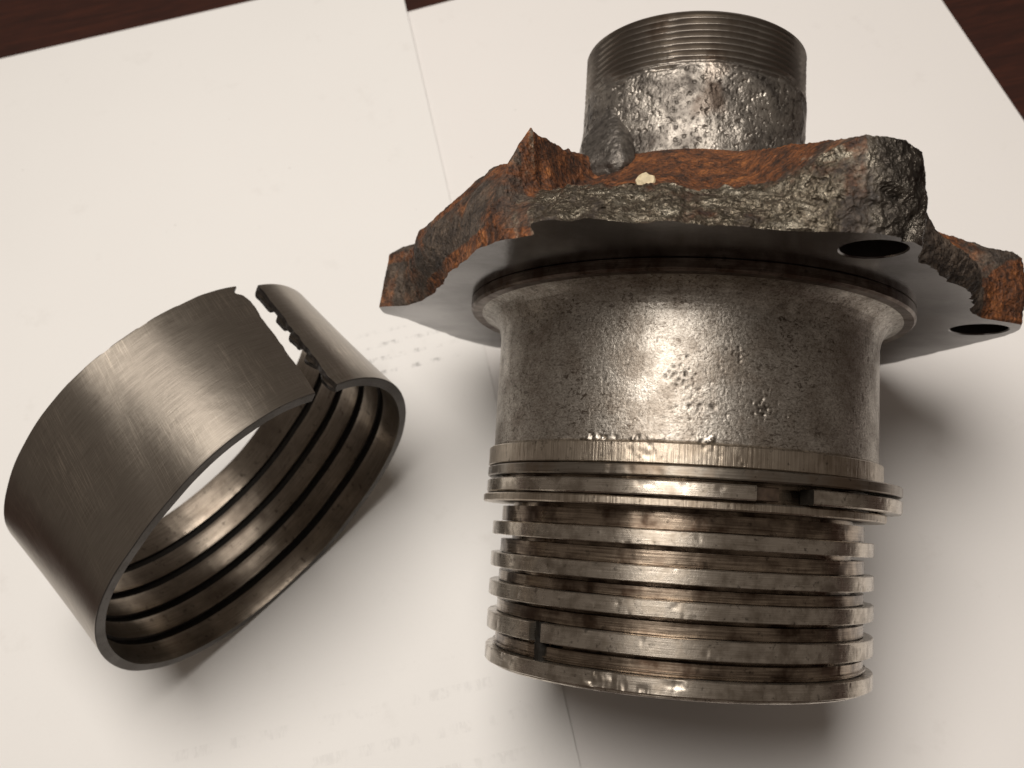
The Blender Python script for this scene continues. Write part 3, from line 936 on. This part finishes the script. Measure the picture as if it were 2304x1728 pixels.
def wall_mesh():
    nu, nvo = 620, 110
    vo = np.linspace(0, 1, nvo)
    p, nrm, tan = ring_surface(nu, vo)
    T = 1.8
    # taper the shift over the first and last few mm of the section
    def shifted(p, tan, vv, inner):
        p = p.copy()
        sl = crack_shift(vv, 'left'); sr = crack_shift(vv, 'right')
        if inner:
            scal = 0
        n = 14
        for i in range(n):
            w = (1 - i / n) ** 2
            p[i] += tan[i] * (sl * w)[:, None]
            p[-1 - i] -= tan[-1 - i] * (sr * w)[:, None]
        return p
    po = shifted(p, tan, vo, False)
    pi = shifted(p - nrm * T, tan, vo, True)
    # inner wall slants at the split (torn face)
    for i in range(10):
        w = (1 - i / 10)
        pi[-1 - i] += tan[-1 - i] * 0.15 * w
    z = -vo * W
    def three(q, zz):
        return np.concatenate([q, np.broadcast_to(zz[None, :, None], q.shape[:2] + (1,))], -1)
    O = three(po, z); I = three(pi, z)
    O[:, 0, 2] -= 0.0
    # dents and the chipped back edge
    chip = np.zeros((nu, nvo))
    arc = np.linspace(0, 1, nu)
    nz = fbm(O[..., 0], O[..., 1], O[..., 2], 0.12, 3, 77)
    O[..., :2] += nrm * (nz * 0.035)[..., None]
    back_rag = np.clip(noise(arc * 90, 0 * arc, 0 * arc, 6) - 0.1, 0, 1) * 0.7 * np.exp(-((arc - 0.12) / 0.06) ** 2)
    O[:, -1, 2] += back_rag
    # rounded edge loops, then one closed tube-like grid: outer front->back, inner back->front
    c = 0.25
    Of = O[:, :1].copy(); Ob = O[:, -1:].copy(); 
    O[:, 0, 2] = -c; O[:, -1, 2] += c
    ef = Of.copy(); ef[..., :2] -= nrm[:, :1] * c; 
    eb = Ob.copy(); eb[..., :2] -= nrm[:, -1:] * c
    G = np.concatenate([ef, O, eb, I[:, ::-1]], 1)
    nv = G.shape[1]
    faces = grid_faces(nu, nv, False, True).tolist()
    # end caps across the wall: strips between outer and inner lines
    k = nvo
    idxo = [1 + j for j in range(nvo)]
    idxi = [nvo + 2 + (nvo - 1 - j) for j in range(nvo)]
    for u, fl in ((0, False), (nu - 1, True)):
        for j in range(nvo - 1):
            q = [u * nv + idxo[j], u * nv + idxo[j + 1], u * nv + idxi[j + 1], u * nv + idxi[j]]
            faces.append(q if fl else q[::-1])
    uvv = np.stack([np.repeat(np.linspace(0, 330, nu)[:, None], nv, 1), G[..., 2]], -1)
    vi = np.arange(nv)
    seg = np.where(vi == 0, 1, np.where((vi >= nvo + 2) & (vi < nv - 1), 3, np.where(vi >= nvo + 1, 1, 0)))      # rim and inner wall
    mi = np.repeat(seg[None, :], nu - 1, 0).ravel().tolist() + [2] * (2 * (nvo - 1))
    link_mesh('ring_wall', G, faces, [M['dark'], M['rim'], M['torn'], M['grime_and_dark']], ring_root, True, uv=uvv, mat_index=mi, sharp=42)  # inner wall near-black, so groove floors show as dark lines between bands
wall_mesh()

def band(v0, v1, k, front=False, back=False):
    nu, m = 560, 12
    vv = np.linspace(v0, v1, m)
    p, nrm, tan = ring_surface(nu, vv)
    T0, T1 = 1.82, 3.1
    sl = crack_shift(vv, 'left'); sr = crack_shift(vv, 'right')
    c = (vv - v0) / (v1 - v0)
    scal = 0.95 * np.sin(np.pi * c) ** 0.7 + 0.5 * noise(c * 4 + k * 5, 0 * c, 0 * c, 33)   # torn tongues at the split
    crown = 0.22 * (2 * c - 1) ** 4
    A = p - nrm * T0
    B = p - nrm * (T1 - crown)[None, :, None]
    for Q in (A, B):
        n = 12
        for i in range(n):
            w = (1 - i / n) ** 1.5
            Q[i] += tan[i] * ((sl + 0.1) * w)[:, None]
            Q[-1 - i] += tan[-1 - i] * ((scal + 0.1 - sr) * w)[:, None]
    z = np.broadcast_to((-vv * W)[None, :, None], A.shape[:2] + (1,)).copy()
    zz = z.copy()
    if front:
        z[:, 0] -= 0.0
    A3 = np.concatenate([A, z], -1); B3 = np.concatenate([B, zz], -1)
    nz = fbm(B3[..., 0], B3[..., 1], B3[..., 2], 0.2, 3, 99 + k)
    B3[..., :2] += nrm * (nz * 0.08)[..., None]
    G = np.concatenate([A3, B3[:, ::-1]], 1)
    nv = 2 * m
    faces = grid_faces(nu, nv, False, True).tolist()
    faces.append(list(range(nv))[::-1]); faces.append([(nu - 1) * nv + i for i in range(nv)])
    uvv = np.stack([np.repeat(np.linspace(0, 330, nu)[:, None], nv, 1), G[..., 2]], -1)
    link_mesh('inner_band', G, faces, [M['band'], M['rim'], M['torn']], ring_root, True, uv=uvv, sharp=40,
              mat_index=([0] * (m - 1) + [1] + [0] * (m - 1) + [1]) * (nu - 1) + [2, 2])
edges_v = [0.0] + [g for gr in GROOVES for g in gr] + [0.998]
for k in range(5):
    band(edges_v[2 * k], edges_v[2 * k + 1], k, k == 0, k == 4)
